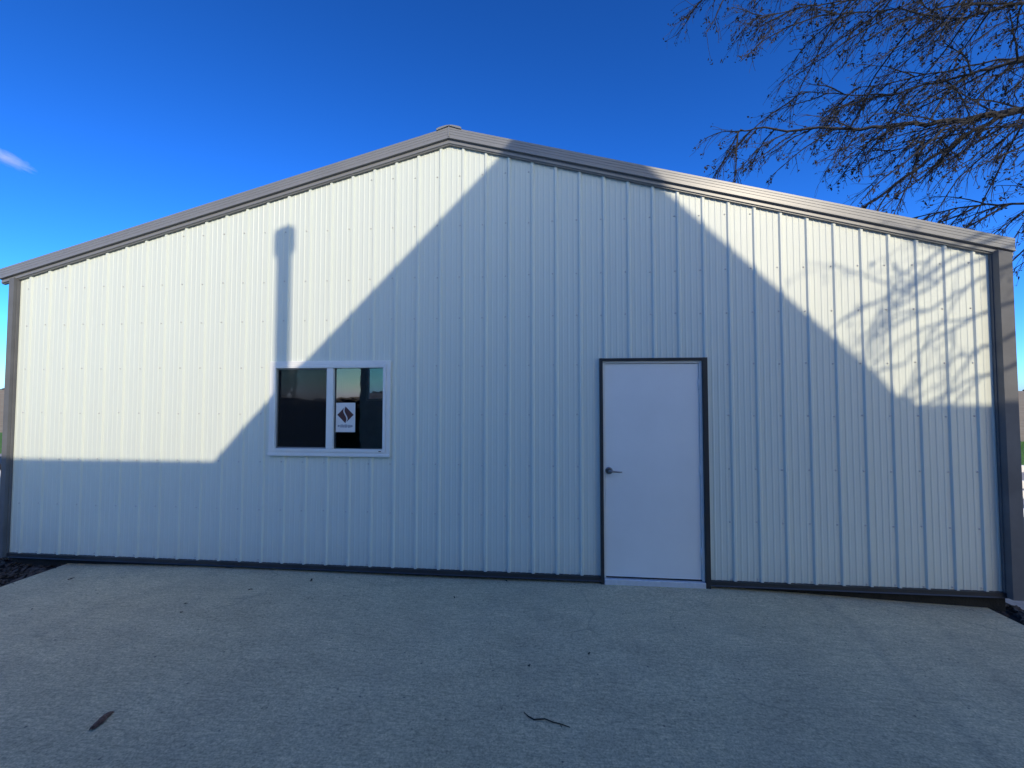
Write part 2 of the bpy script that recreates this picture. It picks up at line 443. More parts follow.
# base trim: drip angle along the foot, broken by the door
def base(x0, x1):
    mb = MB(); prof = [(.0, .072), (-.026, .068), (-.026, .036), (-.034, .028), (.03, .028)]
    for (y0, z0), (y1, z1) in zip(prof, prof[1:]):
        mb.face([(x0, y0, z0), (x1, y0, z0), (x1, y1, z1), (x0, y1, z1)][::-1])
    return mb
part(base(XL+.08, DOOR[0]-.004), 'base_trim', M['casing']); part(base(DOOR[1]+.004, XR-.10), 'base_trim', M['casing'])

# ---- door
mb = MB(); x0, x1, zt = DOOR[0], DOOR[1], DOOR[3]; w = .026
mb.box(x0-.004, x0+w, -.034, .03, .004, zt); mb.box(x1-w-.014, x1+.004, -.034, .03, -.006, zt); mb.box(x0+w, x1-w-.014, -.034, .03, zt-w, zt-.001)
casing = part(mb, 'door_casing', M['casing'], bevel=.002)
mb = MB(); i0, i1, it = x0+w+.001, x1-w-.015, zt-w-.001
for a, b in ((i0, i0+.018), (i1-.022, i1)): mb.box(a, b, -.012, .08, .058, it)
mb.box(i0+.018, i1-.022, -.012, .08, it-.022, it)
mb.box(i0+.018, i0+.032, .022, .078, .058, it-.022); mb.box(i1-.036, i1-.022, .022, .078, .058, it-.022)   # stops
door_frame = part(mb, 'door_frame', M['frame'], bevel=.0015)
mb = MB(); mb.box(i0+.021, i1-.025, .0, .020, .068, it-.026); door = part(mb, 'door', M['door'], bevel=.002)
mb = MB(); mb.box(i0+.020, i1-.024, -.002, .018, .058, .0665); part(mb, 'door_sweep', M['rubber'], door)
mb = MB(); mb.box(x0+w+.002, x1-w-.016, -.036, .08, .002, .054); part(mb, 'threshold', M['alu'], bevel=.004)
hx, hz = .566, 1.048
mb = MB(); n = 20                                        # round rose, neck and lever
for yy0, yy1, r0, r1 in ((-.001, -.008, .034, .034), (-.008, -.012, .034, .028), (-.012, -.045, .011, .010)):
    ring0 = [(hx+r0*math.cos(2*math.pi*k/n), yy0, hz+r0*math.sin(2*math.pi*k/n)) for k in range(n)]
    ring1 = [(hx+r1*math.cos(2*math.pi*k/n), yy1, hz+r1*math.sin(2*math.pi*k/n)) for k in range(n)]
    for k in range(n): mb.face([ring0[k], ring0[(k+1) % n], ring1[(k+1) % n], ring1[k]], True)
    mb.face(ring1)
rose = part(mb, 'door_handle', M['nickel'], door)
mb = MB(); mb.tube([(hx-.010, -.050, hz+.001), (hx+.018, -.052, hz), (hx+.05, -.052, hz-.003), (hx+.085, -.050, hz-.006), (hx+.112, -.046, hz-.007)], [.0125, .011, .0085, .0075, .006], 10)
lev = part(mb, 'lever', M['nickel'], rose) if False else None
rv = rose.data; n0 = len(rv.vertices)                     # lever belongs to the handle mesh
vv = [tuple(v.co) for v in rv.vertices] + mb.v; ff = [tuple(p.vertices) for p in rv.polygons] + [tuple(i+n0 for i in f) for f in mb.f]
hm = bpy.data.meshes.new('door_handle'); hm.from_pydata(vv, [], ff); hm.materials.append(M['nickel'])
for p in hm.polygons: p.use_smooth = len(p.vertices) == 4
rose.data = hm
for k, hz_ in enumerate((.30, 1.05, 1.85)):               # hinge knuckles on the far jamb
    mb = MB(); mb.tube([(i1-.024, -.004, hz_-.05), (i1-.024, -.004, hz_+.05)], [.007, .007], 8); part(mb, 'hinge', M['frame'], door)

# ---- window: flanged slider, screen on the left half
win = bpy.data.objects.new('window', None); COL.objects.link(win); win.parent = shed; win.location = -shed.location
def wpart(mb, name, mat, bevel=0, parent=win):
    o = mb.build(name, mat, None, bevel); o.parent = parent; return o
mb = MB(); a, b, c, d = -2.832, -1.562, 1.150, 2.102
def ring(mb, a, b, c, d, w, y0, y1):
    mb.box(a, a+w, y0, y1, c, d); mb.box(b-w, b, y0, y1, c, d); mb.box(a+w, b-w, y0, y1, c, c+w); mb.box(a+w, b-w, y0, y1, d-w, d)
ring(mb, a, b, c, d, .040, -.024, .02)
ring(mb, a+.041, b-.041, c+.041, d-.041, .030, -.034, .07)
wpart(mb, 'window_frame', M['frame'], .003)
mb = MB(); mb.box(a-.001, b+.001, -.035, -.0245, c-.002, c+.026); wpart(mb, 'sill', M['frame'], .003)
gl, gr, gb, gt = a+.071, b-.071, c+.071, d-.071; mx = -2.185
mb = MB(); mb.box(mx-.034, mx+.034, -.030, .05, gb+.0005, gt-.0005); wpart(mb, 'mullion', M['frame'], .003)
def pane(x0, x1, y):
    mb = MB(); mb.box(x0, x1, y, y+.004, gb, gt); return wpart(mb, 'pane', M['glass'])
pane(gl, mx-.034, .012); p2 = pane(mx+.034, gr, .004)
mb = MB(); y = -.006; mb.face([(gl+.012, y, gb+.012), (mx-.046, y, gb+.012), (mx-.046, y, gt-.012), (gl+.012, y, gt-.012)])
scr = wpart(mb, 'insect_screen', M['screen'])
mb = MB(); ring(mb, gl+.001, mx-.035, gb+.001, gt-.001, .012, -.010, -.003); wpart(mb, 'screen_frame', M['trim'], 0, scr)
mb = MB(); mb.box(gr-.035, gr-.012, -.037, -.0345, gb-.022, gb-.014); wpart(mb, 'weep_hole', M['rubber'])
# rear window, seen as a bright patch through the dark interior
rw = bpy.data.objects.new('window', None); COL.objects.link(rw); rw.parent = shed; rw.location = -shed.location
mb = MB(); ring(mb, RWIN[0]-.02, RWIN[1]+.02, RWIN[2]-.02, RWIN[3]+.02, .07, DEPTH-.1, DEPTH+.03); wpart(mb, 'window_frame', M['frame'], 0, rw)
mb = MB(); mb.box(RWIN[0]+.05, RWIN[1]-.05, DEPTH-.02, DEPTH-.016, RWIN[2]+.05, RWIN[3]-.05); wpart(mb, 'pane', M['glass'], 0, rw)

# ---- panel screws: two girts rows apart .48 m, one beside every rib
def screw_mb(mb, x, y, z):
    n = 7
    ring0 = [(x+.0085*math.cos(6.283*k/n), y, z+.0085*math.sin(6.283*k/n)) for k in range(n)]
    ring1 = [(x+.0055*math.cos(6.283*k/n), y-.006, z+.0055*math.sin(6.283*k/n)) for k in range(n)]
    for k in range(n): mb.face([ring0[k], ring0[(k+1) % n], ring1[(k+1) % n], ring1[k]])
    mb.face(ring1)
spots = []
for zrow in (.09, .60, 1.08, 1.57, 2.045, 2.525, 2.93, 3.45, 3.95):
    k = -27
    while RX0 + k*RIB < PR-.05:
        x = RX0 + k*RIB - .034; k += 1
        if x < PL+.02 or zrow > line(x)-.06: continue
        if DOOR[0]-.05 < x < DOOR[1]+.05 and zrow < DOOR[3]+.06: continue
        if a-.02 < x < b+.02 and c-.04 < zrow < d+.04: continue
        spots.append((x + rnd.uniform(-.004, .004), zrow + rnd.uniform(-.006, .006)))
spots.sort(key=lambda s: math.hypot(s[0]-.35, 3.86) + abs(s[1]-1.73)*.3)
proto = MB(); screw_mb(proto, 0, 0, 0); pm = None
for i, (x, z) in enumerate(spots[:100]):
    if i == 0:
        o = proto.build('screw', M['screw']); pm = o
    else:
        o = pm.copy(); COL.objects.link(o)
    o.parent = shed; o.location = Vector((x, -.0005, z)) - shed.location
mb = MB()
for x, z in spots[100:]: screw_mb(mb, x, -.0005, z)
o = part(mb, 'screws', M['screw']); o['kind'] = 'stuff'

# ------------------------------------------------------------------ sign on the window
SX, SZ, SY = -2.031, 1.535, .0005
sign = thing('window_sign', (SX, SY, SZ), 'small white paper sign with dark diamond emblem on the right window pane', 'sign')
def spart(mb, name, mat):
    o = mb.build(name, mat); o.parent = sign; return o
mb = MB(); mb.box(-.100, .100, -.001, .002, -.147, .147); spart(mb, 'paper', M['paper'])
cz = .026; hw, hh = .086, .084
def sc(t, off):     # the pale S that splits the diamond, t 0..1 from top to bottom
    return off - .017*math.sin(2*math.pi*t)
mb = MB(); nS = 14
def dia(z): return hw*(1-abs(z)/hh)
for side in (-1, 1):
    for i in range(nS):
        t0, t1 = i/nS, (i+1)/nS; z0, z1 = hh*(1-2*t0), hh*(1-2*t1)
        th0, th1 = .0065*math.sin(math.pi*t0)**.6+.001, .0065*math.sin(math.pi*t1)**.6+.001
        e0, e1 = dia(z0), dia(z1)
        if side < 0:
            q = [(-e0, z0), (min(e0, max(-e0, sc(t0, -th0))), z0), (min(e1, max(-e1, sc(t1, -th1))), z1), (-e1, z1)]
        else:
            q = [(min(e0, max(-e0, sc(t0, th0))), z0), (e0, z0), (e1, z1), (min(e1, max(-e1, sc(t1, th1))), z1)]
        mb.face([(x, -.0026, z+cz) for x, z in q])
spart(mb, 'emblem', M['emblem'])
mb = MB(); xx = -.078    # one line of small lettering under the emblem, too small to read in the photograph
r2 = random.Random(3)
while xx < .076:
    u = xx/.08; hgt = .0085 + .008*(1-u*u); wd = r2.uniform(.008, .013); zc = -.086
    mb.box(xx, xx+.0035, -.0026, -.0012, zc-hgt, zc+hgt)
    zz = zc + r2.choice((-1, 0, 1))*(hgt-.002)
    mb.box(xx+.0035, xx+wd-.002, -.0026, -.0012, zz-.0025, zz+.0025)
    if r2.random() < .6: mb.box(xx+wd-.0045, xx+wd-.002, -.0026, -.0012, zc-hgt, zc+hgt*.5)
    xx += wd + .0025
spart(mb, 'lettering', M['ink'])

# ------------------------------------------------------------------ the house behind the camera (its shadow lies on the shed)
house = thing('house', (3.2, -6.5, 0), 'pale cross gabled house that throws the pointed shadow over the white wall', 'house')
def hpart(mb, name, mat, parent=house):
    o = mb.build(name, mat); o.parent = parent
    if parent is house: o.location = -house.location
    return o
HY = -6.5
PKX, PKZ = 3.121, 8.042
el, er = (-.03, 4.845), (6.02, 5.23)
mb = MB()          # gable roof: thin shell with thickness, running back
for (xa, za) in (el, er):
    dx = xa-PKX; t = .16
    poly = [(xa, za), (PKX, PKZ), (PKX, PKZ-t), (xa, za-t)]
    if xa > PKX: poly = poly[::-1]
    mb.prism(poly, HY, -15.5)
hpart(mb, 'roof', M['shingle'])
mb = MB(); mb.prism([(.12, -.2), (5.9, -.2), (5.9, 4.9), (PKX, PKZ-.15), (.12, 4.92)], HY-.3, HY-.5); 
mb.box(.12, .3, -15.2, HY-.5, -.2, 4.9); mb.box(5.72, 5.9, -15.2, HY-.5, -.2, 4.9); mb.box(.3, 5.72, -15.3, -15.1, -.2, 4.9)
hpart(mb, 'wall', M['siding'])
def wing(x0, x1, ze, rise):
    mb = MB(); ys = (HY, -11.0, -15.5); zs = (ze, ze+rise, ze)
    for (ya, za), (yb, zb) in zip(zip(ys, zs), zip(ys[1:], zs[1:])):
        for dz in (0, -.14):
            mb.face([(x0, ya, za+dz), (x1, ya, za+dz), (x1, yb, zb+dz), (x0, yb, zb+dz)])
    for x in (x0, x1): mb.face([(x, HY, ze), (x, -11, ze+rise), (x, -15.5, ze), (x, -15.5, ze-.14), (x, -11, ze+rise-.14), (x, HY, ze-.14)])
    mb.face([(x0, HY, ze), (x1, HY, ze), (x1, HY, ze-.14), (x0, HY, ze-.14)])
    hpart(mb, 'roof', M['shingle'])
    mb = MB(); mb.box(x0+.15, x1-.15, HY-.6, HY-.45, -.2, ze-.1); mb.box(x0+.15, x1-.15, -15.2, -15.05, -.2, ze-.1)
    for x in (x0+.15, x1-.3):
        mb.prism([(0, 0), (1, 0), (1, 1), (0, 1)], 0, 0) if False else mb.box(x, x+.15, -15.05, HY-.6, -.2, ze-.1)
    hpart(mb, 'wall', M['siding'])
WL, WR = 4.42, 5.015
wing(-5.42, .125, WL, 1.35); wing(5.895, 8.1, WR, 1.2)
mb = MB(); mb.prism([(-.235, 4.40), (.02, 4.40), (.02, 4.74), (-.045, 4.75), (-.085, 4.69)], HY, HY-.35); hpart(mb, 'eave_return', M['shingle'])
mb = MB(); mb.prism([(5.98, 4.9), (6.32, 4.99), (6.27, 5.03), (6.205, 5.10), (6.11, 5.10), (6.02, 5.22)], HY, HY-.35); hpart(mb, 'eave_return', M['shingle'])
def hwindow(x0, x1, z0, z1, y):
    w = bpy.data.objects.new('window', None); COL.objects.link(w); w.parent = house; w.location = -house.location
    mb = MB(); ring(mb, x0, x1, z0, z1, .07, y-.02, y+.05); hpart(mb, 'window_frame', M['frame'], w)
    mb = MB(); mb.box(x0+.07, x1-.07, y, y+.01, z0+.07, z1-.07); hpart(mb, 'pane', M['glass'], w)
hwindow(-1.6, -.5, 1.0, 2.2, HY-.44); hwindow(2.2, 3.4, 1.0, 2.3, HY-.29); hwindow(2.5, 3.7, 4.2, 5.3, HY-.29)
mb = MB()
vx, vy = .360, -6.6; vt = 3.46 + .515*6.6
mb.tube([(vx, vy, 4.6), (vx, vy, vt-.10)], [.077, .077], 14)
mb.tube([(vx, vy, vt-.26), (vx, vy, vt-.22), (vx, vy, vt-.06), (vx, vy, vt)], [.082, .106, .106, .102], 14)
hpart(mb, 'vent_pipe', M['alu'])

# ------------------------------------------------------------------ tree, right of the shed
def smooth_pts(pts, n=6):
    P = [Vector(p) for p in pts]; out = []
    for i in range(len(P)-1):
        p0, p1, p2, p3 = P[max(i-1, 0)], P[i], P[i+1], P[min(i+2, len(P)-1)]
        for k in range(n):
            t = k/n
            out.append(.5*((2*p1) + (p2-p0)*t + (2*p0-5*p1+4*p2-p3)*t*t + (3*p1-p0-3*p2+p3)*t**3))
    out.append(P[-1]); return out
TB = Vector((9.4, .2, -.2))
tree = thing('bare_tree', TB, 'leafless tree with drooping twigs and seed clusters overhanging the right roof end', 'tree')
def tpart(mb, name, mat, label=None):
    o = mb.build(name, mat); o.parent = tree; o.location = -TB
    if label: o['label'] = label
    return o
tr = random.Random(21)
mb = MB(); tp = smooth_pts([TB, TB+Vector((.05, 0, .5)), TB+Vector((-.1, .1, 1.8)), TB+Vector((-.35, .3, 3.4)), TB+Vector((-.4, .5, 5.2)), TB+Vector((-.2, .6, 7.4))], 5)
mb.tube(tp, [.34-.0088*i if i else .46 for i in range(len(tp))], 14); tpart(mb, 'trunk', M['bark'])
LIMBS = [  # (points, base radius, tip radius, density, visible)
 ([(9.05,.5,3.2),(7.6,.7,4.5),(6.4,1.0,4.98),(5.52,1.2,5.09),(5.23,1.35,5.13),(4.69,1.6,5.22),(4.11,1.9,5.42),(3.22,2.3,5.75),(2.85,2.4,5.78)], .085,.008, 1.0),
 ([(6.4,1.0,4.98),(5.52,1.22,5.09),(5.30,1.3,5.05),(4.85,1.6,4.76),(4.4,2.0,4.37),(4.02,2.4,3.93)], .055,.02, .6),
 ([(9.0,.6,4.4),(7.4,1.3,5.8),(6.2,1.8,6.12),(5.67,2.2,6.24),(5.08,2.6,6.37),(4.17,3.0,6.80)], .06,.008, 1.0),
 ([(9.0,.6,4.9),(7.2,1.0,6.0),(5.9,1.5,6.61),(5.65,2.0,6.93),(5.24,2.4,7.5),(4.5,2.8,7.9)], .055,.008, 1.1),
 ([(9.1,.7,5.6),(7.4,1.0,7.1),(5.94,1.5,7.71),(4.94,2.0,8.2),(3.85,2.4,8.42),(2.75,2.8,8.5)], .06,.007, 1.2),
 ([(9.1,.7,6.2),(8.0,1.8,7.4),(7.02,2.5,7.9),(6.1,2.9,8.26),(4.65,3.2,8.45),(3.7,3.4,8.5)], .055,.007, 1.2),
 ([(9.0,.8,3.3),(7.8,1.8,4.3),(6.88,2.5,4.56),(6.48,3.0,4.74),(5.9,3.6,4.74)], .05,.010, 1.1),
 ([(9.0,.6,5.2),(7.6,.9,6.4),(6.3,1.2,7.1),(5.3,1.4,7.5),(4.4,1.6,7.9)], .05,.007, 1.3),
 ([(9.1,.6,4.0),(7.9,1.6,5.0),(6.9,2.1,5.45),(6.1,2.4,5.6),(5.3,2.8,5.6)], .05,.008, 1.1),
 ([(9.1,.8,4.9),(8.2,2.0,6.4),(7.4,2.8,7.0),(6.5,3.3,7.2),(5.5,3.7,7.3)], .05,.008, 1.2),
 # towards the sun: these throw the soft branch shadows on the wall's right end
 ([(9.05,0.20,3.30),(8.50,-1.40,4.50),(7.32,-3.10,5.20),(6.14,-4.80,5.59),(5.78,-5.40,5.52),(5.42,-6.00,5.51)], 0.09,0.016, .16),
 ([(8.50,-1.40,4.50),(7.21,-3.02,5.16),(5.92,-4.65,5.51),(5.85,-5.26,5.69),(5.79,-5.88,5.81)], 0.06,0.016, .16),
 ([(8.50,-1.40,4.50),(7.34,-3.10,5.06),(6.19,-4.80,5.32),(5.87,-5.28,5.24),(5.54,-5.76,5.22)], 0.06,0.016, .16),
 ([(8.50,-1.40,4.50),(7.33,-3.02,4.87),(6.17,-4.65,4.94),(6.04,-5.32,5.06),(5.92,-6.00,5.11)], 0.06,0.016, .16),
 ([(8.50,-1.40,4.50),(7.37,-3.10,4.78),(6.24,-4.80,4.75),(6.19,-5.34,4.85),(6.14,-5.88,5.01)], 0.06,0.016, .16),
 ([(8.50,-1.40,4.50),(7.33,-3.02,4.61),(6.17,-4.65,4.41),(6.18,-5.21,4.60),(6.18,-5.76,4.72)], 0.06,0.016, .16),
 ([(8.50,-1.40,4.50),(7.27,-3.10,5.11),(6.04,-4.80,5.42),(5.89,-5.40,5.47),(5.75,-6.00,5.57)], 0.06,0.016, .16),
 # away from the building
 ([(9.1,.5,4.0),(10.4,-.8,5.6),(11.8,-1.4,6.6),(12.9,-1.6,7.2)], .08,.012, .3),
 ([(9.1,.8,4.6),(10.2,2.2,6.2),(11.2,3.4,7.0),(12.0,4.4,7.3)], .08,.012, .3),
 ([(9.2,.8,7.0),(9.4,.6,8.6),(9.1,.9,9.8),(9.3,1.2,10.6)], .07,.012, .4),
]
tw, bd = MB(), MB()
def cluster(p, s):
    for _ in range(tr.randint(4, 8)):
        c = p + Vector((tr.gauss(0, s*.5), tr.gauss(0, s*.5), tr.gauss(0, s*.6)))
        d = Vector((tr.gauss(0, 1), tr.gauss(0, 1), tr.gauss(-.3, 1))).normalized()*s*tr.uniform(.35, .85)
        e = d.cross(Vector((tr.gauss(0, 1), tr.gauss(0, 1), tr.gauss(0, 1)))).normalized()*s*tr.uniform(.16, .36)
        bd.face([c-d, c+e, c+d*.9, c-e])
def grow(p0, d0, length, r0, r1, droop, wob, segs):
    pts = [p0.copy()]; d = d0.normalized(); st = length/segs
    for i in range(segs):
        d = (d + Vector((tr.gauss(0, wob), tr.gauss(0, wob), tr.gauss(0, wob) - droop/segs))).normalized()
        pts.append(pts[-1] + d*st)
    return pts, [r0 + (r1-r0)*i/segs for i in range(segs+1)]
for li, (pts, ra, rb, dens) in enumerate(LIMBS):
    P = smooth_pts(pts, 6); thin = (.8 if li == 0 else .62) if pts[-1][1] > -3 else .46
    for i in range(2, len(P)-1):
        P[i] = P[i] + Vector((tr.gauss(0, .012), tr.gauss(0, .012), tr.gauss(0, .012)))
    mb = MB(); n = len(P)
    mb.tube(P, [thin*ra + (thin*1.1*rb-thin*ra)*(i/(n-1))**.7 for i in range(n)], 7); tpart(mb, 'limb', M['bark'])
    L = sum((P[i+1]-P[i]).length for i in range(n-1)); cnt = int(L*4.6*dens)
    for q in range(cnt):
        t = .18 + .82*(q+tr.random())/cnt
        i = min(n-2, int(t*(n-1))); f = t*(n-1)-i; p = P[i].lerp(P[i+1], f); tang = (P[i+1]-P[i]).normalized()
        side = Vector((tr.gauss(-.35, .5), tr.gauss(.05, .5), tr.gauss(-.35, .5)))
        d = tang*.75 + side
        long = dens > .5 and p.x > 4.1 and tr.random() < .22
        blen = tr.uniform(1.3, 2.1) if long else tr.uniform(.45, 1.2)*(1.1-.35*t)
        if long: d = tang*.5 + Vector((tr.gauss(-.4, .25), tr.gauss(.05, .35), tr.gauss(-.75, .25)))
        br, rr = grow(p, d, blen, .0155 if long else .0122, .0045, .38, .10, 7)
        tw.tube(br, rr, 4, False)
        for j in range(1, 8):
            for _ in range(tr.choice((2, 3, 3, 4)) if long else tr.choice((1, 2, 2, 3))):
                if dens < .5 and tr.random() < .5: continue
                k = j-tr.random(); a0 = int(k); bp = br[a0].lerp(br[min(a0+1, 7)], k-a0)
                dd = (br[min(a0+1, 7)]-br[a0]).normalized()*.8 + Vector((tr.gauss(-.2, .42), tr.gauss(0, .42), tr.gauss(-.25, .42)))
                tl = tr.uniform(.12, .46)
                t2, r_2 = grow(bp, dd, tl, .0042, .0022, .35, .12, 4)
                tw.tube(t2, r_2, 3, False)
                if tr.random() < .42: cluster(t2[-1], tr.uniform(.026, .052))
                if tr.random() < .26: cluster(t2[2], tr.uniform(.020, .040))
                if tr.random() < .6:
                    t3, r3 = grow(t2[2], dd + Vector((tr.gauss(0, .6), tr.gauss(0, .6), tr.gauss(-.3, .5))), tl*.6, .003, .0018, .8, .15, 3)
                    tw.tube(t3, r3, 3, False)
                    if tr.random() < .3: cluster(t3[-1], tr.uniform(.012, .028))
tpart(tw, 'twigs', M['twig']); tpart(bd, 'seed_clusters', M['bud'])

# ------------------------------------------------------------------ past the corners
fence = thing('rail_fence', (9, 2.0, -.17), 'low white board rail fence just past the right corner of the shed', 'fence')
for z0, z1 in ((.78, .87), (.44, .54), (.57, .67), (.20, .31)):
    mb = MB(); mb.box(-3.5, 4, -.02, .02, z0+.15, z1+.15); o = mb.build('rail', M['whitewood'], fence, .004)
for k in range(5):
    mb = MB(); mb.box(-3.4+k*1.8, -3.3+k*1.8, .021, .12, 0, 1.08); mb.build('post', M['whitewood'], fence, .006)
tank = thing('storage_bin', (-7.33, 1.0, -.17), 'pale storage bin with dark lid at the left edge beyond the shed corner', 'bin')
mb = MB(); mb.box(-.42, .42, -.36, .36, .475, .99); mb.build('body', M['plastic'], tank, .04)
mb = MB(); mb.box(-.45, .45, -.39, .39, .995, 1.07); mb.build('lid', M['rubber'], tank, .02)
mb = MB(); mb.box(-.40, .40, -.34, .34, 0, .47); mb.build('stand', M['rubber'], tank, .01)

# hedge behind the camera: the window's left pane mirrors it as a dark mass
mb = MB(); hr = random.Random(9)
for _ in range(5200):
    x, y = hr.uniform(-15, -5.1), hr.uniform(-8.6, -7.6); top = 1.66 + .10*noise.noise(Vector((x*1.3, 0, 1))) + .05*noise.noise(Vector((x*5, y*3, 2)))
    z = -.15 + (top+.15)*math.sqrt(hr.random()); a_ = hr.uniform(0, 6.3); q = hr.uniform(.05, .11)
    e1 = Vector((math.cos(a_), math.sin(a_), hr.uniform(-.6, .6)))*q; e2 = Vector((-math.sin(a_), math.cos(a_), hr.uniform(-1, 1)))*q*.55; p = Vector((x, y, z))
    mb.face([p-e1, p+e2, p+e1, p-e2])
for k in range(12): mb.tube([(-14.6+k*.83, -8.1, -.2), (-14.6+k*.83, -8.1, 1.2)], [.03, .012], 5)
mb.box(-14.9, -5.2, -8.35, -7.85, -.15, 1.45)
tag(mb.build('hedge', simple('dark_evergreen', (.02, .03, .016), .9, var=.5, scale=8)), 'dark clipped hedge opposite the shed, mirrored low in the left window pane', 'hedge')

# distant windbreak on the skyline
mb = MB(); tl = random.Random(5)
for i in range(1500):
    a = R(tl.uniform(-20, 200)); r = tl.uniform(560, 640)
    if tl.random() < .35 and noise.noise(Vector((a*6, 0, 0))) < .05: continue
    x, y = r*math.cos(a), r*math.sin(a); z = terr(x, y); w = tl.uniform(1.2, 3.0); h = tl.uniform(1.2, 2.8)
    n0 = len(mb.v); k = 6
    for zz, ww in ((0, .5), (.35, 1), (.75, .8)):
        for q in range(k):
            b2 = 6.283*q/k; rr = w*ww*tl.uniform(.75, 1.2)
            mb.v.append((x+rr*math.cos(b2), y+rr*math.sin(b2), z-.2+h*zz*tl.uniform(.9, 1.1)))
    mb.v.append((x, y, z+h))
    for lv in range(2):
        for q in range(k): mb.f.append((n0+lv*k+q, n0+lv*k+(q+1) % k, n0+(lv+1)*k+(q+1) % k, n0+(lv+1)*k+q)); mb.smooth.append(False)
    for q in range(k): mb.f.append((n0+2*k+q, n0+2*k+(q+1) % k, n0+3*k)); mb.smooth.append(False)
tag(mb.build('distant_trees', M['treeline']), 'thin dark line of far trees along the horizon', 'trees', kind='stuff')

# ------------------------------------------------------------------ litter on the slab
def on_slab(x, y, dz=0): return Vector((x, y, slab_z(x, y)+dz))
bark = thing('bark_piece', on_slab(-2.397, -1.858), 'curled brown piece of bark lying on the concrete at lower left', 'bark')
mb = MB(); nb = 12; L_ = .115
for i in range(nb+1):
    u = i/nb - .5; w = .0165*(1 - abs(2*u)**3*.6) + .002*math.sin(i*2.1)
    for q in range(7):
        th = math.pi*(.02 + .96*q/6); mb.v.append((u*L_ + .003*math.sin(q*1.7+i), w*math.cos(th) + .006*math.sin(u*5), .002 + w*.85*math.sin(th) + .0015*math.sin(i*1.9+q*2.3)))
for i in range(nb):
    for q in range(6): mb.f.append((i*7+q, (i+1)*7+q, (i+1)*7+q+1, i*7+q+1)); mb.smooth.append(False)
o = mb.build('shell', simple('rusty_bark', (.17, .085, .055), .9, var=.7, scale=60), bark)
sm = o.modifiers.new('t', 'SOLIDIFY'); sm.thickness = .003; bark.rotation_euler = (0, 0, R(94))
mb = MB(); mb.tube([on_slab(-.14, -1.596, .005), on_slab(-.115, -1.622, .006), on_slab(-.083, -1.640, .005), on_slab(-.024, -1.634, .008), on_slab(.02, -1.65, .006), on_slab(.056, -1.655, .005), on_slab(.108, -1.672, .004)], [.0022, .003, .0036, .0034, .003, .0026, .0016], 6)
mb.tube([on_slab(.056, -1.655, .005), on_slab(.066, -1.678, .003)], [.002, .0014], 5)
tag(mb.build('fallen_twig', M['leaf']), 'thin dark bent twig lying on the concrete at bottom centre', 'twig')
leaves = [(-4.60, -.33, .05, 'dead leaf on slab nearest the bark mulch corner'), (-4.25, -.87, .032, 'dark leaf at the far left of the slab'),
 (-2.68, -.42, .04, 'pale curled leaf on slab below the window'), (-3.04, -.70, .026, 'upper of two small leaf bits left of the window'),
 (-2.95, -.83, .024, 'lower of two small leaf bits left of the window'), (-.82, -.38, .034, 'brown leaf on slab midway between window and door'),
 (-.40, -.04, .03, 'dark leaf close to the wall foot left of the door'), (-.13, -1.21, .028, 'small leaf on open slab above the bent twig'),
 (.27, -1.05, .03, 'small leaf on slab in front of the door, left side'), (-2.24, -.20, .055, 'forked dry leaf near wall foot under the window')]
for x, y, s, lab in leaves:
    mb = MB(); a = rnd.uniform(0, 6.3); n = 9; ctr = on_slab(x, y, .012)
    edge = []
    for k in range(n):
        th = 6.283*k/n; rr = s*(.5 + .5*abs(math.cos(th)))*rnd.uniform(.55, 1)*.62
        px, py = rr*math.cos(th), rr*.55*math.sin(th)
        edge.append(on_slab(x + px*math.cos(a)-py*math.sin(a), y + px*math.sin(a)+py*math.cos(a), .004 + rnd.uniform(0, .012)))
    for k in range(n): mb.face([ctr, edge[k], edge[(k+1) % n]])
    o = tag(mb.build('fallen_leaf', M['leaf']), lab, 'leaf', 'fallen leaves on the slab')
    sm = o.modifiers.new('t', 'SOLIDIFY'); sm.thickness = .0015

# ------------------------------------------------------------------ cloud wisp
cd = Vector((-.790, .503, .352))*3000
cm = N('cloud_vapour'); cm.t.nodes.remove(cm.b)
pv = cm.n('ShaderNodeVolumePrincipled'); pv.inputs['Color'].default_value = (1, 1, 1, 1); pv.inputs['Anisotropy'].default_value = -.3
tc = cm.n('ShaderNodeTexCoord'); ln = cm.n('ShaderNodeVectorMath', operation='LENGTH'); cm.l(tc.outputs['Object'], ln.inputs[0])
nz = cm.noise(tc.outputs['Object'], 3.0, 6, .65)
sub = cm.n('ShaderNodeMath', operation='SUBTRACT'); cm.l(nz, sub.inputs[0]); 
ml = cm.n('ShaderNodeMath', operation='MULTIPLY'); cm.l(ln.outputs['Value'], ml.inputs[0]); ml.inputs[1].default_value = .55
cm.l(ml.outputs[0], sub.inputs[1])
mm = cm.n('ShaderNodeMath', operation='MULTIPLY'); mm.use_clamp = False; cm.l(sub.outputs[0], mm.inputs[0]); mm.inputs[1].default_value = .022
mx_ = cm.n('ShaderNodeMath', operation='MAXIMUM'); cm.l(mm.outputs[0], mx_.inputs[0]); mx_.inputs[1].default_value = 0
cm.l(mx_.outputs[0], pv.inputs['Density']); cm.l(pv.outputs[0], cm.out.inputs['Volume'])
mb = MB(); nu, nv = 16, 10
for j in range(nv+1):
    for i in range(nu):
        th, ph = math.pi*j/nv, 2*math.pi*i/nu; mb.v.append((math.sin(th)*math.cos(ph), math.sin(th)*math.sin(ph), math.cos(th)))
for j in range(nv):
    for i in range(nu): mb.f.append((j*nu+i, (j+1)*nu+i, (j+1)*nu+(i+1) % nu, j*nu+(i+1) % nu)); mb.smooth.append(True)
co = tag(mb.build('cloud', cm.m), 'small white wisp of cloud at the left edge of the blue sky', 'cloud')
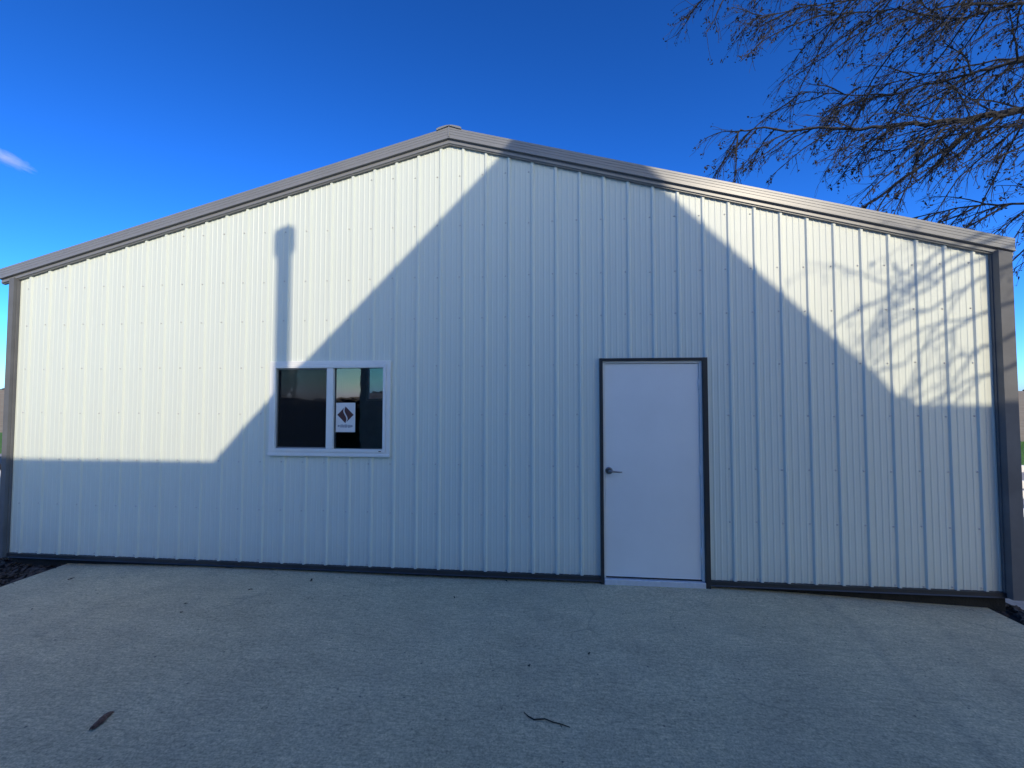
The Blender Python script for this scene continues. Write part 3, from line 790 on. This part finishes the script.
co.location = cd; co.scale = (100, 70, 26); co.rotation_euler = (0, R(16), R(57))

# ------------------------------------------------------------------ light, sky, camera
ELEV, AZ = 25.0, 25.0
w = bpy.data.worlds.new('World'); S.world = w; w.use_nodes = True; nt = w.node_tree
sky = nt.nodes.new('ShaderNodeTexSky'); sky.sky_type = 'NISHITA'; sky.sun_disc = False
sky.sun_elevation = R(ELEV); sky.sun_rotation = R(180-AZ); sky.altitude = 300; sky.air_density = .6; sky.dust_density = 1.2; sky.ozone_density = 7.0
hs = nt.nodes.new('ShaderNodeHueSaturation'); hs.inputs['Saturation'].default_value = 1.13
nt.links.new(sky.outputs[0], hs.inputs['Color']); bg = nt.nodes['Background']
tint = nt.nodes.new('ShaderNodeMix'); tint.data_type = 'RGBA'; tint.blend_type = 'MULTIPLY'; tint.inputs[0].default_value = 1
tint.inputs[7].default_value = (1.5, 1.22, 1.06, 1)
gm = nt.nodes.new('ShaderNodeGamma'); gm.inputs[1].default_value = 1.4
nt.links.new(hs.outputs[0], gm.inputs[0]); nt.links.new(gm.outputs[0], tint.inputs[6]); cap = nt.nodes.new('ShaderNodeMix'); cap.data_type = 'RGBA'; cap.blend_type = 'DARKEN'; cap.inputs[0].default_value = 1
cap.inputs[7].default_value = (10.5, 9.7, 8.9, 1)           # added sky grade: gamma and cap even out fill on the shaded wall
nt.links.new(tint.outputs[2], cap.inputs[6]); nt.links.new(cap.outputs[2], bg.inputs[0]); bg.inputs[1].default_value = .15
sd = bpy.data.lights.new('sun', 'SUN'); sd.energy = 2.25; sd.angle = R(.46); sd.color = (1, .88, .68)
so = bpy.data.objects.new('sun', sd); COL.objects.link(so)
sdir = Vector((math.sin(R(AZ))*math.cos(R(ELEV)), -math.cos(R(AZ))*math.cos(R(ELEV)), math.sin(R(ELEV))))
so.rotation_euler = sdir.to_track_quat('Z', 'Y').to_euler(); so.location = sdir*30

cd_ = bpy.data.cameras.new('camera'); cam = bpy.data.objects.new('camera', cd_); COL.objects.link(cam); S.camera = cam
cd_.sensor_width = 36; cd_.lens = 36*400/1024; cd_.clip_start = .05; cd_.clip_end = 12000
cam.location = (0, -3.86, 1.73); cam.rotation_euler = (R(92), 0, R(5.2))
vs = S.view_settings; vs.view_transform = 'Standard'; vs.look = 'None'; vs.gamma = 1; vs.use_curve_mapping = False; vs.exposure = .53
S.render.engine = 'CYCLES'; S.cycles.use_denoising = True; S.cycles.max_bounces = 10; S.cycles.diffuse_bounces = 6; S.cycles.volume_bounces = 6; S.cycles.transparent_max_bounces = 12
